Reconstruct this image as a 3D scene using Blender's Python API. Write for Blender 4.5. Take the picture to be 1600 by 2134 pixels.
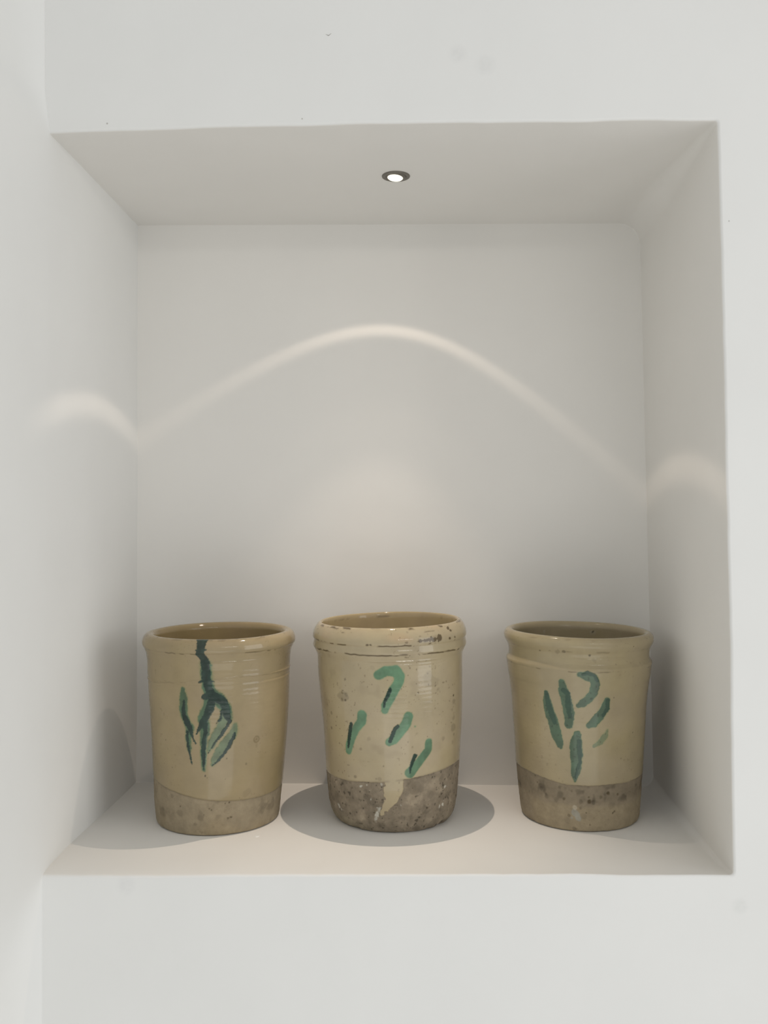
import bpy, bmesh, math, random
import numpy as np
from mathutils import Vector

for o in list(bpy.data.objects): bpy.data.objects.remove(o)
S = bpy.context.scene
COL = S.collection
rad = math.radians

# ------------------------------------------------------------------ camera
cam_d = bpy.data.cameras.new('camera')
cam = bpy.data.objects.new('camera', cam_d); COL.objects.link(cam)
cam_d.sensor_fit = 'VERTICAL'; cam_d.sensor_height = 24.0
cam_d.lens = 1900.0/2134.0*24.0
cam_d.clip_start = 0.02
cam.location = (0.0, -1.21, 0.481)
cam.rotation_euler = (rad(90), 0, math.atan(72/1900.0))
S.camera = cam

# ------------------------------------------------------------------ ambient light of the room
W = bpy.data.worlds.new('world'); S.world = W; W.use_nodes = True
bg = W.node_tree.nodes['Background']
bg.inputs['Color'].default_value = (1.0, 1.0, 0.985, 1)
bg.inputs['Strength'].default_value = 0.57

def area(name, loc, target, sx, sy, power, col):
    d = bpy.data.lights.new(name, 'AREA'); d.shape = 'RECTANGLE'; d.size = sx; d.size_y = sy
    d.energy = power; d.color = col
    o = bpy.data.objects.new(name, d); COL.objects.link(o); o.location = loc
    o.rotation_euler = (Vector(target)-Vector(loc)).to_track_quat('-Z', 'Y').to_euler()
    return o
area('window_daylight', (2.3, -1.05, 0.40), (-0.45, 0.1, 0.3), 1.6, 1.6, 16, (1.0, 1.0, 0.985))
area('niche_uplight_fill', (0.2, -2.3, -1.15), (0.05, 0.2, 0.99), 2.4, 1.2, 7.5, (1.0, 1.0, 0.97))  # added fill from low in front to brighten the niche ceiling, no real door
area('linear_ceiling_lamp', (1.25, -2.7, 1.33), (0, 0.13, 0.26), 1.3, 0.06, 4.2, (1.0, 0.97, 0.92))

vs = S.view_settings
vs.view_transform = 'Standard'; vs.look = 'None'; vs.exposure = 0.0; vs.gamma = 1.0
vs.use_curve_mapping = False
try: S.display_settings.display_device = 'sRGB'
except Exception: pass

# ------------------------------------------------------------------ helpers
def link(name, me, mats, parent=None):
    o = bpy.data.objects.new(name, me); COL.objects.link(o)
    for m in (mats if isinstance(mats, (list, tuple)) else [mats]): me.materials.append(m)
    if parent: o.parent = parent
    return o
def tag(o, **k):
    for a, b in k.items(): o[a] = b
    return o
def empty(name, loc, **k):
    o = bpy.data.objects.new(name, None); COL.objects.link(o); o.location = loc
    o.empty_display_size = 0.05
    return tag(o, **k)

def mesh_np(name, V, Fq, normals=None, colors=None):
    me = bpy.data.meshes.new(name)
    nv, nf = len(V), len(Fq); k = Fq.shape[1]
    me.vertices.add(nv); me.vertices.foreach_set('co', V.astype(np.float32).ravel())
    me.loops.add(nf*k); me.loops.foreach_set('vertex_index', Fq.astype(np.int32).ravel())
    me.polygons.add(nf)
    me.polygons.foreach_set('loop_start', np.arange(0, nf*k, k, dtype=np.int32))
    me.polygons.foreach_set('loop_total', np.full(nf, k, dtype=np.int32))
    me.update(calc_edges=True)
    me.polygons.foreach_set('use_smooth', np.ones(nf, dtype=bool))
    if colors is not None:
        for cn, c in colors.items():
            if c.ndim == 1: c = np.stack([c]*3, 1)
            a = me.color_attributes.new(cn, 'FLOAT_COLOR', 'POINT')
            a.data.foreach_set('color', np.hstack([c, np.ones((nv, 1))]).astype(np.float32).ravel())
    if normals is not None:
        me.normals_split_custom_set_from_vertices(normals.tolist())
    return me

def grid_faces(n, m, wrap=False):
    i = np.arange(n-1)[:, None]; j = np.arange(m if wrap else m-1)[None, :]
    j2 = (j+1) % m
    a = i*m+j; b = i*m+j2; c = (i+1)*m+j2; d = (i+1)*m+j
    return np.stack([a, b, c, d], -1).reshape(-1, 4)

def vnormals(V, Fq):
    p = V[Fq]; n = np.cross(p[:, 2]-p[:, 0], p[:, 3]-p[:, 1])
    N = np.zeros_like(V)
    for k in range(4): 
        for ax in range(3): N[:, ax] += np.bincount(Fq[:, k], n[:, ax], len(V))
    return N/np.maximum(np.linalg.norm(N, axis=1), 1e-12)[:, None]

def subset(V, Fq, mask, N, cols):
    F2 = Fq[mask]; u, inv = np.unique(F2.ravel(), return_inverse=True)
    return V[u], inv.reshape(F2.shape), N[u], {k: c[u] for k, c in cols.items()}

_RND = np.random.RandomState(11).rand(64*64*64).astype(np.float32)*2-1
def noise3(P, scale, seed=0):
    """smooth value noise in -1..1"""
    Q = (P*scale+37.3+seed*3.17).astype(np.float32); I = np.floor(Q); f = Q-I; f = f*f*(3-2*f)
    I = I.astype(np.int32)
    x0, y0, z0 = [(I[:, a] & 63) for a in range(3)]
    x1, y1, z1 = [((I[:, a]+1) & 63) for a in range(3)]
    off = (seed*7919) & 0x3ffff
    fx, fy, fz = f[:, 0], f[:, 1], f[:, 2]
    g = lambda a, b, c: _RND[((a*4096+b*64+c)+off) & 0x3ffff]
    def row(y, z): 
        a = g(x0, y, z); return a+(g(x1, y, z)-a)*fx
    a = row(y0, z0); a = a+(row(y1, z0)-a)*fy
    b = row(y0, z1); b = b+(row(y1, z1)-b)*fy
    return (a+(b-a)*fz).astype(np.float64)
def fbm(P, scale, seed=0, oct=3):
    r = 0; a = 1; t = 0
    for o in range(oct):
        r = r+a*noise3(P, scale*2**o, seed+o*7); t += a; a *= .5
    return r/t
def sstep(a, b, x):
    t = np.clip((x-a)/(b-a), 0, 1); return t*t*(3-2*t)
def lerp(a, b, t): return a+(b-a)*t

# ------------------------------------------------------------------ materials
def new_mat(name):
    m = bpy.data.materials.new(name); m.use_nodes = True
    nt = m.node_tree; b = nt.nodes['Principled BSDF']
    return m, nt, b
def N_(nt, t, **k):
    n = nt.nodes.new(t)
    for a, v in k.items():
        if a in n.inputs: n.inputs[a].default_value = v
        else: setattr(n, a, v)
    return n

def plaster(name, col, bump=0.25, rough=0.85):
    m, nt, b = new_mat(name)
    tc = N_(nt, 'ShaderNodeNewGeometry')
    n1 = N_(nt, 'ShaderNodeTexNoise', Scale=5.0, Detail=3.0)
    n2 = N_(nt, 'ShaderNodeTexNoise', Scale=60.0, Detail=4.0)
    n3 = N_(nt, 'ShaderNodeTexNoise', Scale=9.0, Detail=2.0)
    for n in (n1, n2, n3): nt.links.new(tc.outputs['Position'], n.inputs['Vector'])
    r = N_(nt, 'ShaderNodeValToRGB')
    r.color_ramp.elements[0].position = 0.3; r.color_ramp.elements[1].position = 0.7
    r.color_ramp.elements[0].color = (*[c*0.975 for c in col], 1)
    r.color_ramp.elements[1].color = (*col, 1)
    nt.links.new(n1.outputs['Fac'], r.inputs['Fac'])
    nt.links.new(r.outputs['Color'], b.inputs['Base Color'])
    b.inputs['Roughness'].default_value = rough
    b.inputs['Specular IOR Level'].default_value = 0.25
    b1 = N_(nt, 'ShaderNodeBump', Strength=bump*0.5, Distance=0.0006)
    nt.links.new(n2.outputs['Fac'], b1.inputs['Height'])
    b2 = N_(nt, 'ShaderNodeBump', Strength=bump, Distance=0.006)
    nt.links.new(n3.outputs['Fac'], b2.inputs['Height'])
    nt.links.new(b1.outputs['Normal'], b2.inputs['Normal'])
    nt.links.new(b2.outputs['Normal'], b.inputs['Normal'])
    return m, nt, b, r

M_wall, wnt, wb, wr = plaster('white_plaster', (0.85, 0.852, 0.838))
M_niche, _, _, _ = plaster('niche_plaster', (0.840, 0.824, 0.790), bump=0.3)

def smudges(nt, b, src, spots):
    """faint marks with a shape of their own on the painted wall"""
    prev = src.outputs['Color']
    g = N_(nt, 'ShaderNodeNewGeometry')
    nz = N_(nt, 'ShaderNodeTexNoise', Scale=160.0, Detail=3.0)
    nt.links.new(g.outputs['Position'], nz.inputs['Vector'])
    for (x, z, r, col, amt) in spots:
        d = N_(nt, 'ShaderNodeVectorMath', operation='DISTANCE'); d.inputs[1].default_value = (x, 0, z)
        nt.links.new(g.outputs['Position'], d.inputs[0])
        mr = N_(nt, 'ShaderNodeMapRange'); mr.interpolation_type = 'SMOOTHSTEP'
        mr.inputs['From Min'].default_value = r; mr.inputs['From Max'].default_value = r*0.25
        mr.inputs['To Min'].default_value = 0; mr.inputs['To Max'].default_value = amt
        nt.links.new(d.outputs['Value'], mr.inputs['Value'])
        mu = N_(nt, 'ShaderNodeMath', operation='MULTIPLY')
        nt.links.new(mr.outputs['Result'], mu.inputs[0]); nt.links.new(nz.outputs['Fac'], mu.inputs[1])
        mx = N_(nt, 'ShaderNodeMix', data_type='RGBA')
        nt.links.new(mu.outputs[0], mx.inputs[0]); nt.links.new(prev, mx.inputs[6])
        mx.inputs[7].default_value = (*col, 1); prev = mx.outputs[2]
    nt.links.new(prev, b.inputs['Base Color'])
smudges(wnt, wb, wr, [(0.052, 1.088, 0.016, (.6, .6, .6), .30), (0.088, 1.072, 0.018, (.6, .6, .6), .30),
                      (0.420, -0.035, 0.014, (.55, .58, .55), .3), (-0.392, -0.020, 0.018, (.62, .62, .64), .3),
                      (-0.418, 1.003, 0.0018, (.25, .22, .18), 1.2), (-0.155, 1.005, 0.0015, (.25, .22, .18), 1.2),
                      (0.406, 0.862, 0.0015, (.3, .28, .25), 1.2), (-0.108, 0.992, 0.010, (.62, .62, .62), .25)])

# ------------------------------------------------------------------ the wall, the niche
def xl(y, z):
    """plane of the left wall, which runs on into the niche"""
    t = np.clip(z/0.99, 0, 1)
    front = lerp(-0.5065, -0.4966, t); back = lerp(-0.5034, -0.5008, t)
    zz = np.where(z > 0.99, np.clip((z-0.99)/0.06, 0, 1), 0); front = front-0.0065*zz
    return np.where(y > 0, lerp(front, back, np.clip(y/0.4, 0, 1)), front+0.03*y)
def xr(y, z):
    t = np.clip(z/0.99, 0, 1)
    front = lerp(0.4112, 0.3919, t)+0.0035*np.sin(np.pi*t)*(1-t); back = lerp(0.4106, 0.3857, t)
    return lerp(front, back, np.clip(y/0.4, 0, 1))
def ztop(x, y):
    t = np.clip((x+0.4966)/0.8885, 0, 1)
    front = lerp(0.9916, 0.9945, t)+0.0034*4*t*(1-t); back = lerp(0.9925, 0.9853, t)
    return lerp(front, back, np.clip(y/0.4, 0, 1))
def zbot(x, y):
    s = 0.18+0.82*np.exp(-np.maximum(y, 0)/0.03)
    return 0.0165*x*s-0.0006*s
YB = 0.400

RT, RB = 0.030, 0.016          # softened plaster corners of the niche
def loop(y):
    """open section of the lining at depth y: from the left wall along shelf, right side, ceiling, back to the left wall"""
    k = min(max(y/0.4, 0), 1)
    rt, rb = 0.004+RT*min(k*1.6, 1), 0.004+RB*k
    zB = lambda x: float(zbot(np.array(x), np.array(y))); zT = lambda x: float(ztop(np.array(x), np.array(y)))
    x0, x1 = float(xl(np.array(y), np.array(0.0))), float(xr(np.array(y), np.array(0.0)))
    x2, x3 = float(xr(np.array(y), np.array(0.99))), float(xl(np.array(y), np.array(0.99)))
    pts = []; cls = []
    for s in np.linspace(0, 1, 60): 
        x = lerp(x0-0.002, x1-rb, s); pts.append((x, zB(x))); cls.append(0)
    zb = zB(x1)
    for a in np.linspace(0, 90, 12)[1:-1]:
        pts.append((x1-rb+rb*math.sin(rad(a)), zb+rb-rb*math.cos(rad(a)))); cls.append(0 if a < 45 else 1)
    zt = zT(x2)
    for s in np.linspace(0, 1, 70):
        z = lerp(zb+rb, zt-rt, s); pts.append((float(xr(np.array(y), np.array(z))), z)); cls.append(1)
    for a in np.linspace(0, 90, 14)[1:-1]:
        pts.append((x2-rt+rt*math.cos(rad(a)), zt-rt+rt*math.sin(rad(a)))); cls.append(1 if a < 45 else 2)
    for s in np.linspace(0, 1, 60):
        x = lerp(x2-rt, x3-0.002, s); pts.append((x, zT(x))); cls.append(2)
    return np.array(pts), np.array(cls)

# depth stations, the last ones turn through a fillet into the back wall
LIP = 0.004
stations = list(np.concatenate([[0.004], np.linspace(0.012, 0.12, 12), np.linspace(0.14, 0.37, 14)]))
L0, CL = loop(0.0)
ctr = np.array([-0.055, 0.49])
rows = []; kinds = []
# outer wall plane rows, running outwards from the arris (built outside in)
def outward(p, c):
    if c == 0: return np.array([0.0, -1.0])
    if c == 1: return np.array([1.0, 0.0])
    return np.array([0.0, 1.0])
n = len(L0)
OUT = np.zeros((n, 2))
FAR = np.zeros((n, 2))
XR_, ZT_, ZB_ = 2.6, 2.0, -1.5
for i in range(n):
    x, z = L0[i]
    if i < 60: d = (0, -1); f = (lerp(L0[0][0], XR_, i/65.0), ZB_)
    elif i < 70: k = (i-60+5)/15.; d = (math.sin((i-59)/11*math.pi/2), -math.cos((i-59)/11*math.pi/2)); f = (lerp(L0[0][0], XR_, min(i/65., 1)) , ZB_) if i < 65 else (XR_, lerp(ZB_, -0.9, (i-65)/5.))
    elif i < 140: d = (1, 0); f = (XR_, lerp(-0.9, 1.6, (i-70)/70.))
    elif i < 152: a = (i-139)/13*math.pi/2; d = (math.cos(a), math.sin(a)); f = (XR_, lerp(1.6, ZT_, (i-140)/6.)) if i < 146 else (lerp(XR_, L0[-1][0], (i-146)/(n-147.)), ZT_)
    else: d = (0, 1); f = (lerp(XR_, L0[-1][0], (i-146)/(n-147.)), ZT_)
    OUT[i] = d; FAR[i] = f
def wob(P, amp=0.0011, seed=3):
    Q = np.zeros((len(P), 3)); Q[:, 0] = P[:, 0]; Q[:, 2] = P[:, 1]
    return amp*noise3(Q, 11, seed)+0.4*amp*noise3(Q, 45, seed+1)
W0 = wob(L0)
L0w = L0-OUT*W0[:, None]
rowsF = []   # front wall
for t in (1.0, 0.6, 0.3, 0.12):
    P = L0w+OUT*LIP+(FAR-L0w-OUT*LIP)*t
    rowsF.append(np.column_stack([P[:, 0], np.zeros(n), P[:, 1]]))
for t in (0.08, 0.05, 0.03, 0.012): 
    P = L0w+OUT*(LIP+t); rowsF.append(np.column_stack([P[:, 0], np.zeros(n), P[:, 1]]))
for a in np.linspace(0, 90, 7)[:-1]:
    P = L0w+OUT*(LIP-LIP*math.sin(rad(a))); yy = LIP-LIP*math.cos(rad(a))
    rowsF.append(np.column_stack([P[:, 0], np.full(n, yy), P[:, 1]]))
for rw, t in zip(rowsF, (2, 2, 2, 2, .08, .05, .03, .012)):
    for c in (0, n-1): rw[c, 0] = -0.50-0.035*min(1, t/0.03)
nF = len(rowsF)
rowsN = []
for y in stations:
    P, _ = loop(y); w = W0*np.exp(-y/0.05)
    P = P-OUT*w[:, None]
    rowsN.append(np.column_stack([P[:, 0], np.full(n, y), P[:, 1]]))
RF = 0.0008
for a in np.linspace(0, 90, 10):
    y = YB-RF+RF*math.sin(rad(a)); P, _ = loop(min(y, YB)); ins = RF-RF*math.cos(rad(a))
    P = P-OUT*ins
    rowsN.append(np.column_stack([P[:, 0], np.full(n, y), P[:, 1]]))
nN = len(rowsN)
last = rowsN[-1]
xleft = -0.512
for t in np.linspace(0, 1, 16)[1:]:
    tgt = np.column_stack([np.full(n, xleft), np.full(n, YB), np.clip(last[:, 2], 0.3, 0.7)])
    tgt[:60, 2] = 0.3; tgt[-60:, 2] = 0.7
    rowsN.append(lerp(last, tgt, t))
V = np.concatenate(rowsF+rowsN); Fq = grid_faces(len(rowsF+rowsN), n)[:, ::-1]
# orientation test: front wall must face -y
NN = vnormals(V, Fq)
if NN[5*n+20][1] > 0: Fq = Fq[:, ::-1]; NN = -NN
rowi = Fq.min(1)//n; coli = Fq.min(1) % n
fc = CL[coli]
split = nF-2
wall = None
def part(name, mask, mat, parent, **k):
    v, f, nn, _ = subset(V, Fq, mask, NN, {})
    o = link(name, mesh_np(name, v, f, nn), mat, parent); tag(o, **k); return o
wall = part('wall_back', rowi < split, M_wall, None, kind='structure', label='white plastered wall around the recessed display niche', category='wall')
bk = rowi >= split+len(stations)+6
inn = (rowi >= split) & ~bk
shelf = part('niche_shelf', inn & (fc == 0), M_niche, wall)
part('niche_side', inn & (fc == 1), M_niche, wall)
part('niche_ceiling', inn & (fc == 2), M_niche, wall)
part('niche_back', bk, M_niche, wall)

# left wall: one plane from the room into the niche, with a small cove against the front wall
ys = np.concatenate([np.linspace(-3.0, -0.3, 12), np.linspace(-0.25, -0.09, 8), np.linspace(-0.08, 0.02, 40), np.linspace(0.03, YB+0.02, 26)])
zs = np.concatenate([np.linspace(-1.5, -0.2, 10), np.linspace(-0.17, 0.05, 36), np.linspace(0.08, 0.9, 26), np.linspace(0.92, 1.14, 36), np.linspace(1.2, 2.0, 6)])
Y, Z = np.meshgrid(ys, zs)
X = xl(Y.ravel(), Z.ravel()).reshape(Y.shape)
cov = sstep(-0.002, -0.11, Z)+0.7*sstep(0.995, 1.05, Z)
cove = 0.014
X = X-cove*cov*(1-np.where(Y < 0, np.clip(1+Y/0.065, 0, 1)**2, 1))
# inside the niche the plaster turns very slightly
P = np.column_stack([X.ravel(), Y.ravel(), Z.ravel()])
P[:, 0] += 0.0010*noise3(P, 7, 5)*(sstep(0.02, 0.12, np.abs(P[:, 1])))
Fl = grid_faces(len(zs), len(ys)); Nl = vnormals(P, Fl)
if Nl[0][0] < 0: Fl = Fl[:, ::-1]; Nl = -Nl
wl = link('wall_left', mesh_np('wall_left', P, Fl, Nl), M_wall)
tag(wl, kind='structure', label='white side wall running straight on into the left side of the niche', category='wall')

# little scratch above the niche
def solid_blob(name, pts, th, mat, parent, axis='y'):
    """thin faceted flake from an outline"""
    bm = bmesh.new()
    top = []; bot = []
    c = np.mean(pts, 0)
    for p in pts:
        q = c+(np.array(p)-c)*0.7
        if axis == 'y': bot.append(bm.verts.new((p[0], 0.0004, p[1]))); top.append(bm.verts.new((q[0], -th, q[1])))
        else: bot.append(bm.verts.new((p[0], p[1], p[2] if len(p) > 2 else 0))); top.append(bm.verts.new((q[0], q[1], (q[2] if len(q) > 2 else 0)+th)))
    bm.faces.new(top); k = len(pts)
    for i in range(k): bm.faces.new((bot[i], bot[(i+1) % k], top[(i+1) % k], top[i]))
    bmesh.ops.recalc_face_normals(bm, faces=bm.faces)
    me = bpy.data.meshes.new(name); bm.to_mesh(me); bm.free()
    return link(name, me, mat, parent)
M_pit, pnt, pb = new_mat('plaster_scratch_grey'); pb.inputs['Base Color'].default_value = (.36, .35, .32, 1); pb.inputs['Roughness'].default_value = .9
M_drop, dnt, db = new_mat('white_paint_drop'); db.inputs['Base Color'].default_value = (.9, .9, .88, 1); db.inputs['Roughness'].default_value = .35
nzz = N_(pnt, 'ShaderNodeTexNoise', Scale=300.0); rr = N_(pnt, 'ShaderNodeValToRGB'); rr.color_ramp.elements[0].color = (.28, .27, .25, 1); rr.color_ramp.elements[1].color = (.5, .49, .46, 1)
pnt.links.new(nzz.outputs['Fac'], rr.inputs['Fac']); pnt.links.new(rr.outputs['Color'], pb.inputs['Base Color'])
sx, sz = -0.1203, 1.1160
solid_blob('scratch', [(sx-.0045, sz+.0010), (sx-.0015, sz-.0002), (sx, sz-.0018), (sx+.0020, sz-.0008), (sx+.0055, sz+.0026), (sx+.0022, sz+.0002), (sx, sz-.0006), (sx-.0018, sz+.0006)], 0.0003, M_pit, wall)
px, py = -0.240, 0.1370
zf = float(zbot(np.array(px), np.array(py)))
solid_blob('paint_drop', [(px+.0042*math.cos(a)*(1+.15*math.sin(3*a)), py+.0045*math.sin(a), zf-0.0002) for a in np.linspace(0, 2*math.pi, 14)[:-1]], 0.0008, M_drop, shelf, 'z')

# ------------------------------------------------------------------ the recessed spotlight
LX, LY = -0.0345, 0.180
LZ = float(ztop(np.array(LX), np.array(LY)))
def lathe(name, prof, seg, mat, parent, loc=(0, 0, 0), rot=None, closed=False):
    a = np.linspace(0, 2*np.pi, seg, endpoint=False); pr = np.array(prof)
    r = pr[:, 0][:, None]; z = np.broadcast_to(pr[:, 1][:, None], (len(pr), seg))
    v = np.stack([r*np.cos(a), r*np.sin(a), z], -1).reshape(-1, 3)
    f = grid_faces(len(pr), seg, True)
    me = mesh_np(name, v, f); o = link(name, me, mat, parent); o.location = loc
    if rot: o.rotation_euler = rot
    bm = bmesh.new(); bm.from_mesh(me); bmesh.ops.remove_doubles(bm, verts=bm.verts, dist=1e-6)
    bmesh.ops.recalc_face_normals(bm, faces=bm.faces); bm.to_mesh(me); bm.free()
    return o
M_trim, tnt, tb = new_mat('brushed_grey_metal')
tb.inputs['Base Color'].default_value = (.20, .185, .16, 1); tb.inputs['Metallic'].default_value = 0.55; tb.inputs['Roughness'].default_value = .45
tn = N_(tnt, 'ShaderNodeTexNoise', Scale=400.0); tr_ = N_(tnt, 'ShaderNodeMapRange'); tr_.inputs['To Min'].default_value = .35; tr_.inputs['To Max'].default_value = .6
tnt.links.new(tn.outputs['Fac'], tr_.inputs['Value']); tnt.links.new(tr_.outputs['Result'], tb.inputs['Roughness'])
M_lens, lnt, lb = new_mat('lit_lamp_lens')
lb.inputs['Base Color'].default_value = (.9, .85, .7, 1)
lb.inputs['Emission Color'].default_value = (1.0, .97, .80, 1); lb.inputs['Emission Strength'].default_value = 1.12
fix = empty('ceiling_spotlight', (LX, LY, LZ), label='small round recessed spotlight glowing in the niche ceiling', category='ceiling light')
lathe('trim_ring', [(0.0155, 0.001), (0.0150, -0.0004), (0.0160, -0.0012), (0.0195, -0.0016), (0.0212, -0.0010), (0.0216, 0.0005)], 56, M_trim, fix)
lathe('lamp_housing', [(0.0165, 0.0012), (0.0155, -0.0014), (0.0128, -0.0026), (0.0120, -0.0026), (0.0118, -0.0016)], 48, M_trim, fix, (-0.0008, 0.0006, 0), (rad(-5), rad(5), 0))
lathe('lamp_lens', [(0.0001, -0.0048), (0.004, -0.0046), (0.008, -0.0040), (0.0108, -0.0031), (0.0121, -0.0019), (0.0121, 0.0010)], 48, M_lens, fix, (-0.0012, 0.0012, 0), (rad(-5), rad(5), 0))

ld = bpy.data.lights.new('spotlight_beam', 'SPOT'); ld.energy = 12.0; ld.color = (1.0, .84, .69)
ld.spot_size = rad(165); ld.spot_blend = 0.15; ld.shadow_soft_size = 0.0032
lo = bpy.data.objects.new('spotlight_beam', ld); COL.objects.link(lo); lo.location = (LX, LY, LZ-0.0090)
# photometric profile of the reflector lamp: soft central beam and a narrow ring at the reflector's edge
ld.use_nodes = True
lt = ld.node_tree; em = lt.nodes['Emission']
tcn = N_(lt, 'ShaderNodeTexCoord')
def angle(axis):
    a = Vector(axis).normalized()
    d = N_(lt, 'ShaderNodeVectorMath', operation='DOT_PRODUCT'); d.inputs[1].default_value = a
    nm = N_(lt, 'ShaderNodeVectorMath', operation='NORMALIZE')
    lt.links.new(tcn.outputs['Normal'], nm.inputs[0]); lt.links.new(nm.outputs[0], d.inputs[0])
    ac = N_(lt, 'ShaderNodeMath', operation='ARCCOSINE'); lt.links.new(d.outputs['Value'], ac.inputs[0])
    dg = N_(lt, 'ShaderNodeMath', operation='MULTIPLY'); dg.inputs[1].default_value = 180/math.pi/90.0
    lt.links.new(ac.outputs[0], dg.inputs[0]); return dg
def curve(src, pts):
    c = N_(lt, 'ShaderNodeFloatCurve'); cm = c.mapping; cu = cm.curves[0]
    cm.use_clip = False
    cu.points[0].location = (pts[0][0]/90, pts[0][1]); cu.points[1].location = (pts[-1][0]/90, pts[-1][1])
    for p in pts[1:-1]: cu.points.new(p[0]/90, p[1])
    for p in cu.points: p.handle_type = 'AUTO_CLAMPED'
    cm.update(); lt.links.new(src.outputs[0], c.inputs['Value']); return c
beam = curve(angle((-0.068, 0.015, -0.998)), [(0, 1.0), (8, .97), (15, .80), (20, .54), (23, .36), (25, .27), (27, .16), (29, .085), (32, .062), (36, .030), (40, .020), (46, .012), (52, .010), (60, .006), (90, .002)])
ringc = curve(angle((-0.0797, 0.0135, -0.9967)), [(0, 0), (46.0, 0.0), (47.6, .25), (49.0, .93), (49.6, 1.0), (50.3, .85), (51.5, 0.12), (52.5, 0.0), (90, 0)])
ra = N_(lt, 'ShaderNodeMath', operation='MULTIPLY'); ra.inputs[1].default_value = 0.105
sx_ = N_(lt, 'ShaderNodeSeparateXYZ'); lt.links.new(tcn.outputs['Normal'], sx_.inputs[0])
mrr = N_(lt, 'ShaderNodeMapRange'); mrr.interpolation_type = 'SMOOTHSTEP'      # the reflector ring fades out towards the room
mrr.inputs['From Min'].default_value = -0.42; mrr.inputs['From Max'].default_value = -0.20
lt.links.new(sx_.outputs['Y'], mrr.inputs['Value'])
rb_ = N_(lt, 'ShaderNodeMath', operation='MULTIPLY'); lt.links.new(ringc.outputs[0], rb_.inputs[0]); lt.links.new(mrr.outputs['Result'], rb_.inputs[1])
mr2 = N_(lt, 'ShaderNodeMapRange'); mr2.interpolation_type = 'SMOOTHSTEP'
mr2.inputs['From Min'].default_value = 0.42; mr2.inputs['From Max'].default_value = 0.12
mr2.inputs['To Min'].default_value = 1.0; mr2.inputs['To Max'].default_value = 1.9
lt.links.new(sx_.outputs['Y'], mr2.inputs['Value'])
rc_ = N_(lt, 'ShaderNodeMath', operation='MULTIPLY'); lt.links.new(rb_.outputs[0], rc_.inputs[0]); lt.links.new(mr2.outputs['Result'], rc_.inputs[1])
lt.links.new(rc_.outputs[0], ra.inputs[0])
ad = N_(lt, 'ShaderNodeMath', operation='ADD'); lt.links.new(beam.outputs[0], ad.inputs[0]); lt.links.new(ra.outputs[0], ad.inputs[1])
lt.links.new(ad.outputs[0], em.inputs['Strength'])

# ------------------------------------------------------------------ the jars
def glaze_mat(name, rough, spec, bumps=0.12):
    m, nt, b = new_mat(name)
    a = N_(nt, 'ShaderNodeVertexColor'); a.layer_name = 'Col'
    tc = N_(nt, 'ShaderNodeTexCoord')
    n1 = N_(nt, 'ShaderNodeTexNoise', Scale=26.0, Detail=5.0, Roughness=.6); n2 = N_(nt, 'ShaderNodeTexNoise', Scale=420.0, Detail=3.0)
    for q in (n1, n2): nt.links.new(tc.outputs['Object'], q.inputs['Vector'])
    mr = N_(nt, 'ShaderNodeMapRange'); mr.inputs['From Min'].default_value = .3; mr.inputs['From Max'].default_value = .7
    mr.inputs['To Min'].default_value = .93; mr.inputs['To Max'].default_value = 1.05
    nt.links.new(n1.outputs['Fac'], mr.inputs['Value'])
    vm = N_(nt, 'ShaderNodeVectorMath', operation='SCALE')
    nt.links.new(a.outputs['Color'], vm.inputs[0]); nt.links.new(mr.outputs['Result'], vm.inputs['Scale'])
    nt.links.new(vm.outputs[0], b.inputs['Base Color'])
    b.inputs['Roughness'].default_value = rough; b.inputs['Specular IOR Level'].default_value = spec
    bp = N_(nt, 'ShaderNodeBump', Strength=bumps, Distance=.0004); nt.links.new(n2.outputs['Fac'], bp.inputs['Height'])
    n4 = N_(nt, 'ShaderNodeTexNoise', Scale=1.0, Detail=3.0)
    mp = N_(nt, 'ShaderNodeMapping'); mp.inputs['Scale'].default_value = (28, 28, 260)
    nt.links.new(tc.outputs['Object'], mp.inputs['Vector']); nt.links.new(mp.outputs[0], n4.inputs['Vector'])
    bq = N_(nt, 'ShaderNodeBump', Strength=.16, Distance=.0006); nt.links.new(n4.outputs['Fac'], bq.inputs['Height'])
    nt.links.new(bp.outputs['Normal'], bq.inputs['Normal'])
    nt.links.new(bq.outputs['Normal'], b.inputs['Normal'])
    return m
def clay_mat(name):
    m, nt, b = new_mat(name)
    a = N_(nt, 'ShaderNodeVertexColor'); a.layer_name = 'Col'
    tc = N_(nt, 'ShaderNodeTexCoord')
    n1 = N_(nt, 'ShaderNodeTexNoise', Scale=55.0, Detail=6.0, Roughness=.7); n2 = N_(nt, 'ShaderNodeTexNoise', Scale=260.0, Detail=5.0, Roughness=.7)
    for q in (n1, n2): nt.links.new(tc.outputs['Object'], q.inputs['Vector'])
    mr = N_(nt, 'ShaderNodeMapRange'); mr.inputs['From Min'].default_value = .3; mr.inputs['From Max'].default_value = .7
    mr.inputs['To Min'].default_value = .84; mr.inputs['To Max'].default_value = 1.12
    nt.links.new(n1.outputs['Fac'], mr.inputs['Value'])
    vm = N_(nt, 'ShaderNodeVectorMath', operation='SCALE')
    nt.links.new(a.outputs['Color'], vm.inputs[0]); nt.links.new(mr.outputs['Result'], vm.inputs['Scale'])
    nt.links.new(vm.outputs[0], b.inputs['Base Color'])
    b.inputs['Roughness'].default_value = .8; b.inputs['Specular IOR Level'].default_value = .2
    bp = N_(nt, 'ShaderNodeBump', Strength=.5, Distance=.0008); nt.links.new(n2.outputs['Fac'], bp.inputs['Height'])
    nt.links.new(bp.outputs['Normal'], b.inputs['Normal'])
    return m
M_glaze = glaze_mat('honey_cream_glaze', .07, .45)
M_dull = glaze_mat('worn_cream_glaze', .13, .42, .25)
M_paint = glaze_mat('green_copper_glaze', .07, .45)
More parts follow.
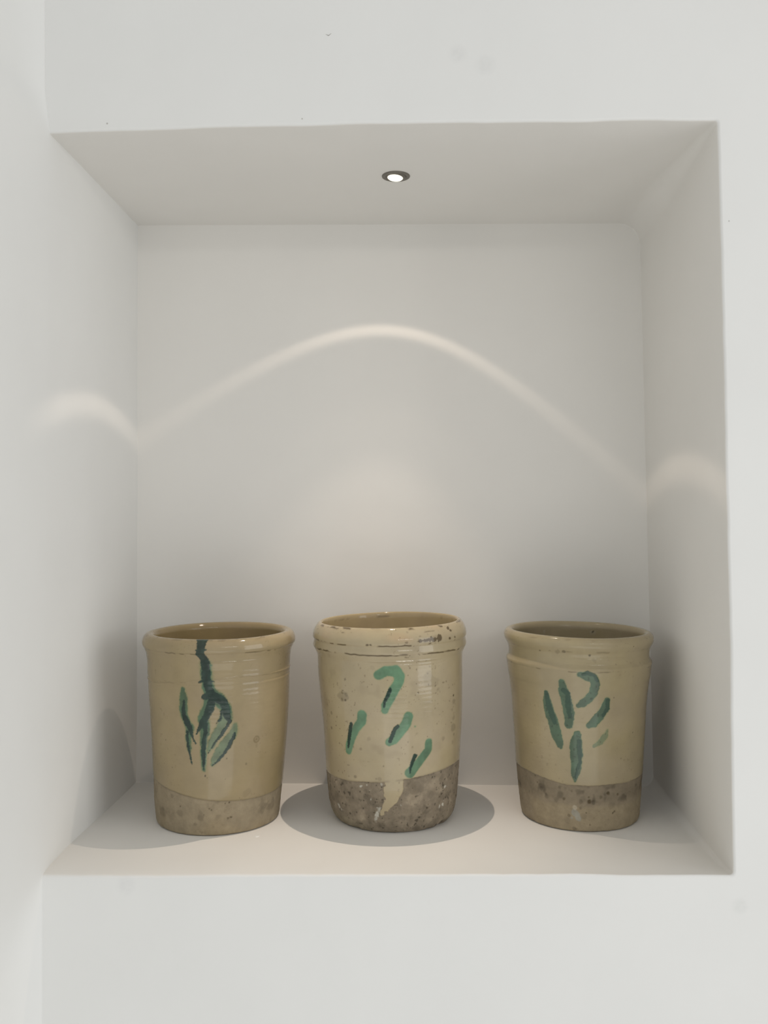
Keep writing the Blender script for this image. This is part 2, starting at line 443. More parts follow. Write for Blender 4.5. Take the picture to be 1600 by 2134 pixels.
M_clay = clay_mat('bare_fired_clay')

# brush marks: (angle centi-radians, height mm, half width mm)
MARKS = {
 (1,'dark'): [
  [(-1.1,294.1,8.4),(-1.1,289.9,6.3),(-1.7,281.5,5.6),(-2.9,273.8,5.6),(1.2,266.9,5.6),(2.6,259.4,7.0),(3.8,250.2,6.3),(4.5,239.5,7.0),(5.8,229.6,6.3),(7.4,221.1,5.6),(10.4,212.5,7.0),(19.1,207.3,7.1),(26.0,201.3,6.4),(29.1,192.6,5.7),(30.2,183.2,5.7),(34.0,173.6,2.8)],
  [(-7.1,280.0,1.1),(-1.1,280.5,2.1),(4.8,280.2,1.0)],
  [(-5.1,231.6,1.8),(5.1,234.6,3.5),(14.6,232.3,1.4)],
  [(0.8,210.4,4.2),(8.5,211.1,5.6)],
  [(11.5,205.4,5.6),(8.0,191.9,5.6),(3.2,180.5,5.6),(-1.5,172.6,5.6),(-7.0,163.2,2.5),(-10.9,154.4,0.7)],
  [(1.1,171.9,4.2),(1.6,156.2,3.2),(-0.5,144.3,3.2),(-1.4,128.8,2.8),(-1.0,113.7,2.5),(-1.0,102.2,1.1)],
  [(-28.0,201.4,2.1),(-29.2,192.0,2.8),(-29.0,181.3,3.5),(-25.0,171.6,4.6),(-20.2,162.6,4.2),(-18.8,159.1,3.5),(-16.9,149.9,1.8),(-12.6,140.7,0.7)],
  [(-23.9,156.6,2.1),(-24.8,150.8,2.1),(-24.1,135.7,2.1),(-21.3,123.0,1.8),(-18.2,108.7,0.7)],
  [(23.6,188.6,2.1),(22.8,178.2,1.8),(16.6,169.6,0.7)],
  [(35.8,173.5,2.8),(28.9,162.5,2.8),(23.5,153.0,2.5),(15.2,142.6,2.0),(5.4,126.4,0.8)],
  [(40.9,153.6,2.1),(39.6,146.6,2.8),(34.8,137.6,3.2),(27.3,124.5,2.1),(18.9,114.2,2.1),(11.3,107.2,0.8)],
 ],
 (1,'light'): [
  [(-28.7,219.2,3.5),(-28.5,207.8,6.0),(-29.1,194.2,6.7),(-29.0,181.3,5.7),(-25.0,171.6,5.7),(-20.2,162.6,6.4),(-23.4,149.4,4.3),(-22.4,131.5,3.5)],
  [(8.9,202.6,8.5),(3.5,189.8,7.1),(-2.2,175.5,7.1)],
  [(1.7,171.9,6.4),(0.9,156.1,7.1),(-1.2,143.2,4.9),(-1.3,118.1,4.2),(-0.9,101.5,2.8)],
  [(28.9,181.9,7.1),(25.6,172.8,6.4),(22.4,164.3,6.4),(16.6,153.8,6.4),(10.1,140.3,5.7),(5.4,130.3,3.5)],
  [(41.3,165.8,3.5),(40.8,158.0,5.7),(36.9,150.4,6.4),(27.8,138.2,7.1),(20.6,127.0,6.4),(14.8,117.2,5.0),(11.6,109.4,2.8)],
  [(3.2,257.3,8.4),(5.1,236.0,8.4),(8.0,218.2,8.5),(19.8,206.6,9.2),(29.1,192.6,7.8),(34.7,174.3,4.2)],
 ],
 (2,'light'): [
  [(-11.4,240.8,7.1),(-2.1,246.7,7.4),(9.6,246.7,8.5),(15.6,238.8,7.1),(13.0,228.2,7.1),(7.7,219.0,7.1),(2.3,206.9,6.7),(-3.8,195.4,6.4),(-5.8,187.5,5.0)],
  [(-37.1,179.8,7.1),(-38.3,170.3,6.8),(-48.9,156.0,5.7),(-55.6,143.4,6.5),(-60.8,130.2,6.5),(-62.6,121.8,5.4)],
  [(25.2,178.8,6.7),(21.6,167.1,7.1),(12.9,156.0,7.1),(4.3,144.6,7.1),(-1.5,140.9,5.7)],
  [(54.1,137.5,5.7),(53.8,125.9,6.4),(44.4,114.0,6.4),(32.8,100.7,6.8),(27.0,94.0,7.8)],
  [(34.0,163.1,1.1)],
 ],
 (2,'dark'): [
  [(2.8,219.7,2.5),(-1.4,209.0,2.8),(-4.8,201.8,2.1),(-6.4,193.2,1.4)],
  [(-55.1,163.8,3.1),(-58.6,148.8,3.1),(-61.2,136.0,2.7),(-62.3,127.0,1.4)],
  [(10.6,164.6,2.7),(6.0,159.7,2.7),(1.8,148.9,3.0),(-0.2,141.7,2.8)],
  [(34.3,118.7,3.2),(30.3,109.6,2.8),(27.6,100.4,2.1),(27.0,94.0,0.9)],
 ],
 (2,'drip'): [
  [(5.5,89.8,12.1),(4.1,70.3,13.5),(0.6,55.7,10.0),(-5.8,43.1,5.7),(-13.1,31.0,2.1)],
 ],
 (3,'light'): [
  [(-61.8,208.3,3.2),(-61.9,195.0,6.9),(-58.2,177.5,8.3),(-52.1,160.5,8.6),(-48.2,144.9,8.3),(-44.1,132.3,5.8),(-42.1,127.4,2.9)],
  [(-38.4,227.0,4.3),(-37.2,214.0,7.5),(-32.8,198.3,7.9),(-29.8,180.6,8.2),(-30.0,162.8,6.4)],
  [(-14.6,239.4,4.3),(-6.4,237.7,7.1),(2.8,234.7,6.4),(5.5,225.3,6.4),(3.5,212.9,6.4),(-2.8,203.4,6.4),(-11.4,195.9,6.0),(-16.9,192.3,3.6)],
  [(22.8,200.8,4.6),(20.6,188.5,7.1),(13.2,177.4,7.1),(5.1,167.1,7.1),(-2.3,162.8,4.3)],
  [(25.2,155.7,1.4),(21.8,146.5,4.6),(15.8,138.7,4.6),(5.6,132.0,2.1)],
  [(-18.6,148.4,5.7),(-20.4,135.2,9.3),(-19.6,117.8,9.7),(-20.1,99.9,8.2),(-22.1,86.4,5.7),(-22.1,78.4,2.1)],
 ],
 (3,'dark'): [
  [(-61.8,209.0,2.5),(-60.5,193.7,4.3),(-54.6,174.7,4.7),(-50.6,164.3,3.6)],
  [(-36.8,214.7,3.6),(-31.0,209.4,3.6),(-30.7,191.8,5.0),(-28.3,173.9,2.9)],
  [(-11.4,239.6,2.1),(-5.3,242.6,3.2),(2.8,239.8,2.8),(8.1,231.1,1.8)],
  [(23.6,200.1,3.6),(24.2,188.3,2.8),(17.4,177.8,2.8)],
  [(-16.4,139.1,2.9),(-15.0,121.7,3.6),(-14.4,107.2,2.5),(-19.3,93.9,2.1),(-21.4,83.6,1.8)],
 ],
}
LEAN = {1: [(0, 0), (.036, .0002), (.074, .0015), (.13, .0027), (.176, .0028), (.23, .0018), (.277, .0023), (.30, .0023)],
        2: [(0, 0), (.074, -.0008), (.15, -.001), (.2266, -.0046), (.287, -.0057), (.31, -.0060)],
        3: [(0, 0), (.0776, -.0015), (.15, -.0018), (.243, -.0019), (.282, -.0025), (.30, -.0025)]}
# outer profile from the foot up, over the lip and down the inside (r, z)
PROF = {
 1: [(.0, .0015), (.080, .0015), (.0915, .0), (.0952, .0012), (.0966, .005), (.0975, .012), (.0998, .036), (.1020, .074), (.1056, .129), (.1085, .176), (.1098, .203), (.1104, .221), (.1109, .2255), (.1105, .2275), (.1109, .231), (.1117, .250), (.1123, .2560), (.1129, .2610), (.1143, .2660), (.1163, .2703), (.1176, .2730), (.1191, .2748), (.1198, .2785), (.1190, .2845), (.1165, .2900), (.1120, .2935), (.1065, .2938), (.1020, .2915), (.0995, .2870), (.0990, .280), (.0985, .250), (.096, .18), (.092, .10), (.087, .03), (.080, .014), (.060, .011), (.0, .0105)],
 2: [(.0, .0015), (.078, .0015), (.0880, .0), (.0915, .0015), (.0948, .0055), (.0985, .0130), (.1006, .020), (.1031, .0365), (.1063, .074), (.1081, .112), (.1107, .151), (.1128, .188), (.1144, .2266), (.1147, .245), (.1150, .2535), (.1158, .2590), (.1180, .2640), (.1203, .2685), (.1217, .2715), (.1218, .2745), (.1209, .2790), (.1205, .2825), (.1218, .2850), (.1223, .2880), (.1213, .2945), (.1187, .3010), (.1150, .3065), (.1118, .3090), (.1092, .3092), (.1074, .3070), (.1065, .3020), (.1060, .290), (.105, .26), (.101, .19), (.097, .10), (.090, .03), (.080, .014), (.060, .011), (.0, .0105)],
 3: [(.0, .0015), (.078, .0015), (.0885, .0), (.0916, .0014), (.0930, .005), (.0940, .012), (.0966, .0416), (.0993, .0776), (.1012, .1144), (.1037, .1513), (.1062, .188), (.1092, .2134), (.1112, .2250), (.1121, .2330), (.1127, .2380), (.1136, .2425), (.1142, .2450), (.1137, .2475), (.1118, .2505), (.1102, .2540), (.1099, .2590), (.1101, .2630), (.1113, .2690), (.1142, .2745), (.1163, .2790), (.1169, .2830), (.1160, .2875), (.1130, .2915), (.1085, .2930), (.1045, .2920), (.1018, .2885), (.1008, .283), (.1000, .270), (.098, .24), (.094, .18), (.090, .10), (.085, .03), (.078, .014), (.060, .011), (.0, .0105)]}
BASE = {1: (-0.3178, 0.2280), 2: (-0.0406, 0.2455), 3: (0.2567, 0.2578)}
TILT = {1: .010, 2: -.022, 3: -.016}          # rim not quite level: dz = tilt*x at the rim (z/h)^3
TILT[1] = .008; TILT[2] = .022; TILT[3] = -.012
RIMZ = {1: .2740, 2: .2705, 3: .2440}
GLZ = {1: [(-3.2, 80), (-1.6, 76), (-.985, 70.3), (-.5, 63.8), (-.1, 57.1), (.28, 52.5), (.71, 50.4), (1.09, 49.5), (1.56, 51.7), (3.2, 80)],
       2: [(-3.2, 82), (-1.3, 74.2), (-.94, 74.6), (-.63, 75.8), (-.187, 79.6), (.155, 83.5), (.34, 85.7), (.634, 89.5), (.92, 91.7), (1.28, 92.7), (3.2, 82)],
       3: [(-3.2, 76), (-1.4, 80.6), (-.987, 79.3), (-.658, 75.1), (-.389, 71.6), (-.013, 70.8), (.387, 72.4), (.966, 72.7), (3.2, 76)]}

def smooth_profile(pts, step_of):
    p = np.array(pts); k = len(p)
    d = np.r_[0, np.cumsum(np.hypot(*np.diff(p, axis=0).T)**.5)]      # centripetal parameter
    m = np.zeros_like(p)
    m[1:-1] = (p[2:]-p[:-2])/(d[2:]-d[:-2])[:, None]; m[0] = (p[1]-p[0])/(d[1]-d[0]); m[-1] = (p[-1]-p[-2])/(d[-1]-d[-2])
    out = []
    for i in range(k-1):
        h = d[i+1]-d[i]; L = np.hypot(*(p[i+1]-p[i])); nseg = max(1, int(math.ceil(L/step_of((p[i]+p[i+1])/2, i))))
        for t in np.arange(nseg)/nseg:
            out.append((2*t**3-3*t**2+1)*p[i]+(t**3-2*t**2+t)*h*m[i]+(-2*t**3+3*t**2)*p[i+1]+(t**3-t**2)*h*m[i+1])
    out.append(p[-1]); return np.array(out)

def stroke_sdf(u, z, line, R):
    """signed distance (mm) to a brush line of varying width; u = arc length mm"""
    best = np.full(len(u), 1e9)
    P = [(a/100*R, b, c) for a, b, c in line]
    if len(P) == 1: return np.hypot(u-P[0][0], z-P[0][1])-P[0][2]
    for (x0, z0, r0), (x1, z1, r1) in zip(P[:-1], P[1:]):
        dx, dz = x1-x0, z1-z0; t = np.clip(((u-x0)*dx+(z-z0)*dz)/(dx*dx+dz*dz+1e-9), 0, 1)
        best = np.minimum(best, np.hypot(u-x0-t*dx, z-z0-t*dz)-(r0+(r1-r0)*t))
    return best

CREAM = {1: (.342, .272, .158), 2: (.440, .366, .235), 3: (.378, .314, .192)}
CLAY = {1: (.335, .278, .190), 2: (.270, .225, .165), 3: (.315, .262, .185)}
LIGHTG = {1: (.045, .125, .072), 2: (.110, .230, .135), 3: (.072, .130, .082)}
DARKG = {1: (.022, .044, .034), 2: (.010, .036, .024), 3: (.022, .052, .038)}
SPOTS = {  # (phi centi-rad, z mm, radius mm, strength, colour)
 1: [(-64, 140, 1.0, .9), (21, 127, 1.3, 1.0), (5, 118, .7, .5), (31, 117, .7, .5), (-52, 100, .9, .3), (1, 92, 1.1, .8), (4, 89, .7, .5), (-40, 75, .8, .4), (30, 86, .7, .5), (78, 120, .8, .5), (60, 106, 1.6, .35), (57, 126, .6, .5), (-110, 268, 3, .4),
     (8, 42, 2.2, .5), (11, 40, 1.6, .5), (41, 27, 2.2, .7), (36, 26, 1.4, .5), (-38, 43, 1.2, .6), (31, 49, 1.0, .7), (37, 50, 1.0, .6), (52, 55, .8, .5), (-55, 55, 3.5, .4), (-40, 32, 5, .35), (-14, 18, 3, .4), (20, 30, 5, .3), (64, 60, 5, .18), (0, 33, 1.2, .3)],
 2: [(-66, 204, 7, .38), (-60, 208, 3, .40), (-68, 198, 2.5, .45), (-62, 199, 1.5, .6), (58, 228, 9, .22), (70, 213, 3, .25), (40, 213, 1.3, .6), (-60, 231, 2, .4), (-20, 85, 2, .3), (-53, 84, 2.4, .35), (80, 138, 4, .35),
     (-42, 128, 2, .3), (-10, 104, 1, .4), (103, 200, 1.4, .9), (104, 190, 4, .4), (100, 178, 3, .3), (104, 165, 4, .35), (103, 150, 5, .4), (105, 140, 3, .5), (104, 128, 3, .3), (-98, 150, 2, .4), (-80, 130, 1.5, .4), (-30, 145, 3, .25), (30, 184, 1, .4),
     (-85, 240, 8, .14), (-20, 250, 4, .15), (-90, 270, 7, .18), (68, 163, 1, .3), (52, 146, 1, .4), (-94, 174, 2, .3), (-15, 84, 2, .2)],
 3: [(33, 204, 1.4, .4), (73, 147, 1, .5), (50, 110, 1.2, .4), (57, 107, 1.8, .2), (-2, 268, 1.4, .7), (-70, 270, 1.2, .6), (-44, 271, 3, .4), (-35, 272, 2, .5), (-55, 272, 2, .3), (5, 260, 3, .25), (35, 254, 1, .4), (60, 280, 1, .6),
     (-46, 66, 3.2, .45), (-38, 64, 3, .4), (-28, 62, 2.2, .3), (0, 48, 2.8, .75), (-2, 54, 2.0, .5), (5, 46, 3.0, .6), (-10, 52, 5, .2), (28, 60, 2.2, .7), (30, 58, 2, .5), (46, 56, 1.5, .6), (-85, 66, 1.5, .5), (-78, 60, 4, .4), (-70, 52, 4, .4), (-52, 44, 4, .35), (-46, 54, 4, .35), (-40, 49, 2, .5), (-14, 46, 3, .45),
     (-15, 36, 3, .5), (38, 28, 1.2, .7), (41, 30, 1.5, .5), (0, 12, 1.2, .5), (-12, 25, 4, .25), (-33, 24, 2, .4), (-36, 16, 5, .25), (-26, 4, 3, .5), (18, 54, 2, .4), (-6, 30, 1, .5), (35, 40, 5, .25), (-90, 76, 1.4, .4)]}

def build_jar(k, name, label):
    rz = RIMZ[k]
    prof = smooth_profile(PROF[k], lambda c, i: .012 if c[0] < .08 else (.0008 if c[1] > .0 and i < len(PROF[k])*.72 else .0035))
    # visible front half sampled finely, the back half coarsely
    phi = np.concatenate([np.linspace(-1.75, 1.75, 560), np.linspace(1.75, 2*math.pi-1.75, 90)[1:-1]])
    m = len(phi); nr = len(prof)
    r = np.repeat(prof[:, 0], m); z = np.repeat(prof[:, 1], m); ph = np.tile(phi, nr)
    pw = (ph+np.pi) % (2*np.pi)-np.pi
    dirn = np.column_stack([np.sin(ph), -np.cos(ph), np.zeros(len(ph))])
    Q = dirn*r[:, None]; Q[:, 2] = z
    top = int(np.argmax(prof[:, 1])); outer = np.repeat(np.arange(nr) <= top, m)
    H = prof[:, 1].max()
    R = np.interp(z, [0, .3], [95, 117])
    u = pw*R*1.0; zm = z*1000
    Rm = 107.0
    # hand-thrown irregularity
    zm_ = z*1000
    rr_ = r+ .0005*noise3(Q*np.array([1, 1, 1.0]), 14, 10*k)*(r > .05)
    rings = .00002*np.sin(z*1000*.9+1.5*noise3(Q, 9, k)+k)*(z > .09)*(z < .262)*outer
    rr_ = rr_+rings
    # flats under the rim, shaped to lean upwards and catch the lamp as streaks
    for z0_, z1_, r0_ in {1: [(260.2, 262.6, .1132)], 2: [(259.8, 262.8, .1176), (254.6, 257.2, .1157)], 3: [(261.4, 263.6, .1104)]}[k]:
        wv = .35*noise3(Q, 30, k)
        wz = sstep(z0_-.7, z0_, zm_+wv)*sstep(z1_+.7, z1_, zm_+wv)*np.exp(-((pw-{1: .27, 2: .23, 3: .14}[k])/.42)**4)*outer
        rr_ = lerp(rr_, r0_+.0005*noise3(Q*np.array([1, 1, 0]), 14, 10*k)-.254*(z-.0005*(z0_+z1_)), wz)
    clay = sstep(0.3, -0.3, zm-(np.interp(pw, *np.array(GLZ[k]).T)+1.1*fbm(Q, 45, 4*k, 3)+.4*noise3(Q, 260, k)))
    if k == 2:
        d = stroke_sdf(u, zm, MARKS[(2, 'drip')][0], Rm)+fbm(Q, 200, 9, 3)*np.where(u < -0, 4.5, .4)
        clay = clay*(1-sstep(.35, -.35, d))
    clay = clay*outer
    rough = clay*(r > .08)
    rr_ = rr_-.0007*clay-.0005*rough*np.maximum(fbm(Q, 70, 3*k, 4), 0)-.0005*rough*fbm(Q, 170, 3*k+1, 3)*(1.7 if k == 2 else .8)
    # chipped foot edge
    chip = sstep(.15, .5, fbm(Q, 55, 31+k, 3))*np.exp(-((z-.003)/.005)**2)*outer*(r > .085)
    rr_ = rr_-.0022*chip*(1.6 if k == 2 else 1)
    # wavy drawn ridge lines round the rim
    rimw = outer*np.exp(-((z-rz)/.003)**2); rr_ = rr_-.0004*rimw*(1+noise3(Q, 60, 5+k))
    if k == 1:     # faint cord line a third of the way down, rising to the right
        zc = np.interp(pw, [-1.6, -1, -.2, .46, 1.2, 1.6], [223, 224, 231.5, 238, 236.5, 236]); rr_ = rr_+.0007*np.exp(-((zm-zc)/1.0)**2)*outer
    cream = np.array(CREAM[k]); C = np.tile(cream, (len(z), 1))
    big = fbm(Q, 16, 50+k, 3)
    C = C*(1+.07*big)[:, None]; C[:, 2] *= (1+.08*fbm(Q, 22, 60+k, 2))
    # drawn lines with dirt in them
    def dirtline(zc, wd, amt, seed, lo=-.1):
        nn = fbm(np.column_stack([Q[:, 0], Q[:, 1], Q[:, 2]*2]), 42, seed, 3)
        return amt*np.exp(-((zm-zc-1.2*noise3(Q, 22, seed+5)-.9*noise3(Q, 150, seed+6))/wd)**2)*sstep(lo, lo+.35, nn+.35*noise3(Q, 170, seed+8))*outer
    dirt = np.zeros(len(z))
    if k == 1:
        dirt += dirtline(273.5, 1.0, .6, 5, .0)+dirtline(np.interp(pw, [-1.6, -1, -.2, .46, 1.2, 1.6], [222, 223, 230.5, 237, 235.5, 235]), .6, .30, 6)+dirtline(293.5, 1.4, .35, 8, .15)
    if k == 2:
        dirt += dirtline(270.8, 1.1, 1.15, 5, -.25)+dirtline(284.8, 1.0, 1.1, 16, .05)+dirtline(307.6, 1.3, 1.0, 7, -.02)+dirtline(301.5, 1.0, .7, 27, .2)
        inside = (~outer)*np.exp(-((zm-303)/1.4)**2)*sstep(-.05, .25, fbm(Q, 40, 71, 3)); dirt += .9*inside
        e = stroke_sdf(u, zm, [(44, 290.0, 1.5), (52, 290.5, 2.6), (62, 290.5, 3.2), (76, 292.0, 3.8)], Rm)
        dirt += .95*sstep(.8, -.8, e+5.0*fbm(Q, 240, 77, 3)+.6*sstep(70, 40, pw*100))*outer
        dirt += .25*sstep(1.5, -1.5, e-1)*outer
        for a, b, c, s in ((87, 289.0, 1.6, 1), (89, 303.5, 2.4, .9), (92, 300.0, 2.0, .9), (24, 289, 1.4, .5), (98, 289.5, 1.6, .8), (-20, 286, 1.4, .8), (-24, 286, 1.6, .8)):
            e = np.hypot((pw*100-a)*Rm/100*.8, zm-b)-c; dirt += s*sstep(.6, -.6, e+1.0*fbm(Q, 220, 78, 2))*outer
        pink = sstep(.0, .4, fbm(Q, 18, 90, 2))*sstep(284, 296, zm)*outer; C = C*(1+pink[:, None]*np.array([.07, -.03, -.06]))
    if k == 3:
        dirt += dirtline(243.2, .8, .6, 5, .0)+dirtline(272.0, 1.4, .35, 6, .1)+dirtline(289, 1.2, .25, 7, .1)
        h_ = np.hypot((pw*100-(-157))*1.0, zm-270)
    # grime and pin holes
    pits = sstep(.45, .62, fbm(Q, 300, 44+k, 2))*(.45 if k == 2 else .18)*sstep(.0, .5, fbm(Q, 20, 46+k, 2)+.15)
    dirt += pits*outer
    blot = sstep(.25, .6, fbm(Q, 34, 47+k, 3))*(.14 if k == 2 else .07); dirt += blot*outer
    # bare clay colour
    cl = np.array(CLAY[k]); CC = np.tile(cl, (len(z), 1))*(1+.10*fbm(Q, 30, 80+k, 3)+(.26 if k == 2 else .09)*fbm(Q, 110, 83+k, 3))[:, None]
    if k == 2:
        lt_ = sstep(.15, .5, fbm(Q, 60, 91, 3))*.30-.25*sstep(.15, .5, fbm(Q, 80, 92, 3)); CC = CC*(1+lt_)[:, None]
        pt = sstep(.35, .6, fbm(Q, 240, 93, 2))*.55; CC = CC*(1-pt)[:, None]
        wash = sstep(24, 10, zm)*sstep(-.15, -.9, pw); CC = lerp(CC, np.array((.36, .31, .21)), (.5*wash)[:, None])
        # chalky white flecks
        for a, b, c, s in ((-44, 70, 1.6, .8), (-34, 73, 1.2, .7), (-30, 66, .9, .6), (-17, 82, 2.2, .6), (-14, 78, 1.8, .5), (-16, 40, 1.3, .5), (-20, 30, 3.6, .8), (-18, 37, 3, .6), (-22, 22, 3, .6), (14, 46, 1.4, .6), (90, 62, 2.0, .95), (93, 60, 1.4, .9), (86, 36, 2.6, .95), (80, 34, 2.2, .8), (88, 41, 1.5, .8), (-92, 30, 3, .6), (-85, 26, 2.5, .5), (-35, 52, 1, .6), (-29, 52, 1.2, .6)):
            e = np.hypot((pw*100-a)*Rm/100, zm-b)-c; CC = lerp(CC, np.array((.62, .60, .52)), (s*sstep(.9, -.9, e+5.0*fbm(Q, 260, 95, 3)+.6))[:, None])
    if k == 3:
        tan = sstep(42, 36, zm+4*fbm(Q, 40, 96, 2)+.0*zm)*sstep(.55, .45, -pw*.5); CC = lerp(CC, np.array((.375, .310, .205)), (.75*tan)[:, None])
        for a, b, c, col in ((-24, 30, 6.5, (.36, .345, .29)), (-18, 20, 5.5, (.36, .345, .29)), (-30, 20, 5, (.36, .335, .27))):
            e = np.hypot((pw*100-a)*Rm/100, zm-b)-c; CC = lerp(CC, np.array(col), (.9*sstep(.5, -.5, e+9*fbm(Q, 90, 97, 3)+1.2))[:, None])
        e = np.hypot((pw*100+24)*Rm/100, zm-37)-3.5; CC = lerp(CC, np.array((.55, .49, .38)), (.6*sstep(.8, -.8, e+3*fbm(Q, 150, 98, 3)))[:, None])
    if k == 3:
        sc = sstep(.18, .5, fbm(Q, 62, 140, 3))*sstep(80, 66, zm)*sstep(38, 50, zm); CC = CC*(1-.38*sc)[:, None]
        CC = CC*(1-.16*sstep(42, 52, zm))[:, None]
    if k == 1:
        sc = sstep(.22, .5, fbm(Q, 60, 141, 3)); CC = CC*(1-.22*sc)[:, None]
        wash = sstep(0, .6, fbm(Q, 18, 99, 2)+.2-.3*np.abs(pw)); CC = lerp(CC, np.array((.37, .295, .18)), (.7*wash)[:, None])
    C = lerp(C, CC, clay[:, None])
    # glaze edge line
    edge = np.exp(-((zm-np.interp(pw, *np.array(GLZ[k]).T)-.2)/1.6)**2)*outer*(.22 if k != 3 else .1)*(1-(0 if k != 2 else 1)*sstep(8, 2, np.abs(u-3)))
    C = C*(1-edge)[:, None]
    # single stains and pin holes
    for a, b, c, s in SPOTS[k]:
        e = np.hypot((pw*100-a)*Rm/100, (zm-b))-c
        w = min(s*1.3, .95)*sstep(.4+.30*c, -.4-.30*c, e+1.3*c*fbm(Q, 230/max(c, 1)**.5, int(a*3+b), 3))*outer
        C = lerp(C, np.array((.11, .085, .05)) if c < 3 else C*.55, w[:, None])
        if c < 3: rr_ = rr_-.0003*w
    if k == 1:   # round stain with a tail
        e = np.hypot((pw*100-74.5)*Rm/100, zm-140.5); w = .85*np.exp(-((e-4.6)/1.1)**2)+1.0*np.exp(-(e/1.7)**2)+.35*sstep(6, 4, e)
        w = w+.5*np.exp(-((pw*100-75)/1.6)**2)*sstep(136, 133, zm)*sstep(126, 129, zm)
        C = lerp(C, np.array((.22, .17, .09)), np.clip(w*(.8+.4*fbm(Q, 200, 5, 2)), 0, .85)[:, None]*outer[:, None])
    if k == 3:   # small hole through the wall near the rim at the back
        e = np.hypot((pw-(-math.pi+.36+0*pw))*Rm, zm-272); 
        e2 = np.hypot((np.abs(pw)-2.72)*Rm*(1+(pw < 0)*50), zm-276)
        C = lerp(C, np.array((.03, .025, .02)), (~outer*sstep(1.9, 1.0, e2))[:, None]); C = lerp(C, np.array((.5, .46, .36)), (.5*~outer*np.exp(-((e2-3)/1)**2))[:, None])
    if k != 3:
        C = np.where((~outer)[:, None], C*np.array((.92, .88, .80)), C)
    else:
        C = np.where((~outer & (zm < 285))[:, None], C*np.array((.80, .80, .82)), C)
    C = lerp(C, np.array((.10, .07, .035)), np.clip(dirt, 0, .92)[:, None])
    # painted strokes
    edge_n = (.9*fbm(Q, 380, 200+k, 3)+.8*fbm(Q, 120, 210+k, 2))*{1: 1.35, 2: .55, 3: 1.0}[k]
    near = (np.abs(pw) < 1.2) & outer & (zm > 70)
    sid = np.full(len(z), -1); lift = np.zeros(len(z)); best = np.full(len(z), 1e9)
    idx = np.where(near)[0]; un, zn, en = u[idx]*Rm/R[idx], zm[idx], edge_n[idx]
    lights = [stroke_sdf(un, zn, L, Rm) for L in MARKS[(k, 'light')]]
    darks = [stroke_sdf(un, zn, L, Rm) for L in MARKS[(k, 'dark')]]
    soft = {1: 1.5, 2: 1.0, 3: .75}[k]
    allL = np.min(lights, 0); allD = np.min(darks, 0)
    # streaky edge: short drips at right angles to the stroke
    jag = .9*noise3(np.column_stack([un/1000*.3, zn*0, zn/1000*1.2]), 900, 7)
    mL = sstep(soft, -soft, allL+en*1.3); mD = sstep(.8, -.8, allD+en+jag*(.8 if k < 3 else .6))
    halo = .45*sstep(4.0 if k == 1 else 2.2, 0, allL)
    tone = 1+.45*fbm(Q[idx], 75, 220+k, 3)
    lg = np.array(LIGHTG[k])*tone[:, None]
    if k == 1:
        stem = np.minimum(lights[3], lights[4]); lg = lerp(lg, np.array((.135, .190, .112))*tone[:, None], (.85*sstep(1.5, -1.5, stem))[:, None])
    dg = np.array(DARKG[k])*(1+.5*fbm(Q[idx], 120, 230+k, 2))[:, None]
    if k == 3: 
        f3 = np.zeros(len(idx)); f3 = sstep(1.0, -1.0, lights[4]); lg = lerp(lg, np.array((.17, .22, .12)), (.75*f3)[:, None]); mL = mL*(1-.25*f3)
        ms = sstep(.25, .55, fbm(Q[idx], 260, 240, 2)); dg = lerp(dg, lg, .35)
        lg = lg*(1-.45*ms[:, None]*sstep(0, -3, allL)[:, None])
    if k == 1: mL = mL*.9
    Ci = C[idx]; Ci = lerp(Ci, Ci*np.array((.72, .92, .74)), halo[:, None])
    Ci = lerp(Ci, lg, (mL*.93)[:, None]); Ci = lerp(Ci, dg, (mD*(.97 if k != 3 else .85))[:, None]); C[idx] = Ci
    lift[idx] = np.maximum(mL*.6, mD)*.00022
    # cell ids of the separate strokes
    if k == 1:   # the running stem with its leaves is one mark, the left leaf another
        g = np.stack([np.minimum(lights[0], np.min([darks[6], darks[7]], 0)), np.min([lights[i] for i in (1, 2, 3, 4, 5)]+[darks[i] for i in (0, 1, 2, 3, 4, 5, 8, 9, 10)], 0)])
    elif k == 2: g = np.stack([lights[0], lights[1], lights[2], lights[3]])
    else: g = np.stack(lights)
    sid[idx] = np.where(np.min(g, 0) < 1.0+soft*.4-en, np.argmin(g, 0), -1)
    rr_ = rr_+lift
    # assemble
    V_ = dirn*rr_[:, None]; V_[:, 2] = z
    lx = np.interp(z, *np.array(LEAN[k]).T); V_[:, 0] += lx
    V_[:, 2] += TILT[k]*V_[:, 0]*np.clip(z/H, 0, 1)**4+.0006*noise3(Q, 12, 300+k)*(z/H)**4
    V_[:, 2] += np.where(z < .01, .0004*np.maximum(noise3(Q, 30, 301+k), 0)*outer, 0)
    Fj = grid_faces(nr, m, True)
    Nj = vnormals(V_, Fj)
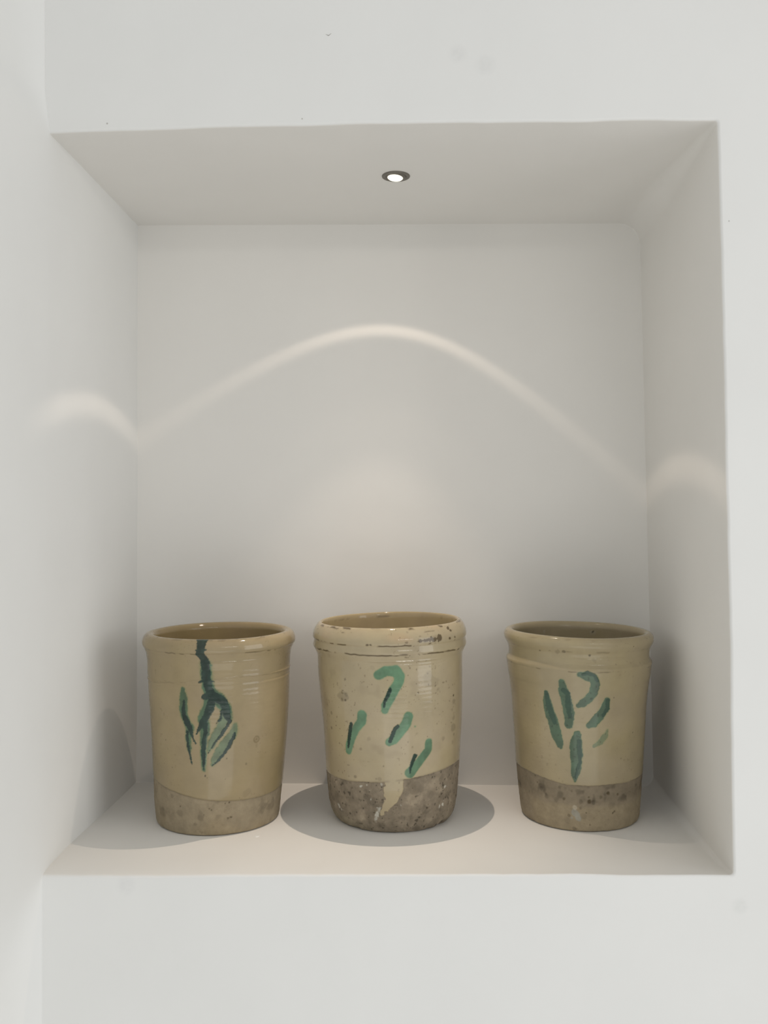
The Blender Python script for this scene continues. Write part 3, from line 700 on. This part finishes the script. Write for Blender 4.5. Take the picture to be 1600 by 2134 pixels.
    mid = (top//3)*m+10
    if np.dot(Nj[mid], dirn[mid]) < 0: Fj = Fj[:, ::-1]; Nj = -Nj
    Nj[:m] = (0, 0, -1); Nj[-m:] = (0, 0, 1)
    bx, by = BASE[k]; floor = float(zbot(np.array(bx), np.array(by)))
    root = empty(name, (bx, by, floor+.0006), label=label, category='jar', group='glazed earthenware jars in the niche')
    fclay = clay[Fj].mean(1) > .5
    fs = np.max(sid[Fj], 1); fs = np.where((sid[Fj] >= 0).sum(1) >= 2, fs, -1)
    fz = z[Fj].mean(1); fo = outer[Fj].all(1)
    ridge = (fz > rz) & ((fo) | (fz > rz+.015))
    inner = ~ridge & ~fo
    def mk(nm, mask, mat, **kk):
        v, f, nn, cc = subset(V_, Fj, mask, Nj, {'Col': C})
        keep = np.array([len(set(t)) == 4 for t in f[:0]]) if False else None
        o = link(nm, mesh_np(nm, v, f, nn, cc), mat, root); tag(o, **kk); return o
    fclay = fclay & fo & (fs < 0)
    mk('rim', ridge & (fs < 0), M_glaze if k != 3 else M_dull)
    mk('glazed_body', ~ridge & ~inner & ~fclay & (fs < 0), M_glaze if k != 3 else M_dull)
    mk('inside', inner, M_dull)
    mk('bare_clay_base', fclay & ~inner, M_clay, label='unglazed rough clay foot of the jar')
    lab = {1: ['green leaf-shaped brush stroke', 'dark green stem running down from the rim and branching'],
           2: ['hooked green brush stroke', 'left green brush dab', 'middle green brush dab', 'lowest green brush dab'],
           3: ['leftmost long green stroke', 'upright green stroke', 'hooked green stroke', 'slanting green stroke at right', 'faint green stroke', 'lowest upright green stroke']}[k]
    for i, l in enumerate(lab):
        if (fs == i).any(): mk('painted_stroke', fs == i, M_paint, label=l)
    return root

build_jar(1, 'earthenware_jar', 'cream glazed earthenware jar with dark green branching drip running from its rim, leftmost')
build_jar(2, 'earthenware_jar', 'pale cream earthenware jar with chipped double-banded rim and glaze drip on clay foot, middle')
build_jar(3, 'earthenware_jar', 'olive cream earthenware jar with grooved neck and six broad green strokes, rightmost in the niche')
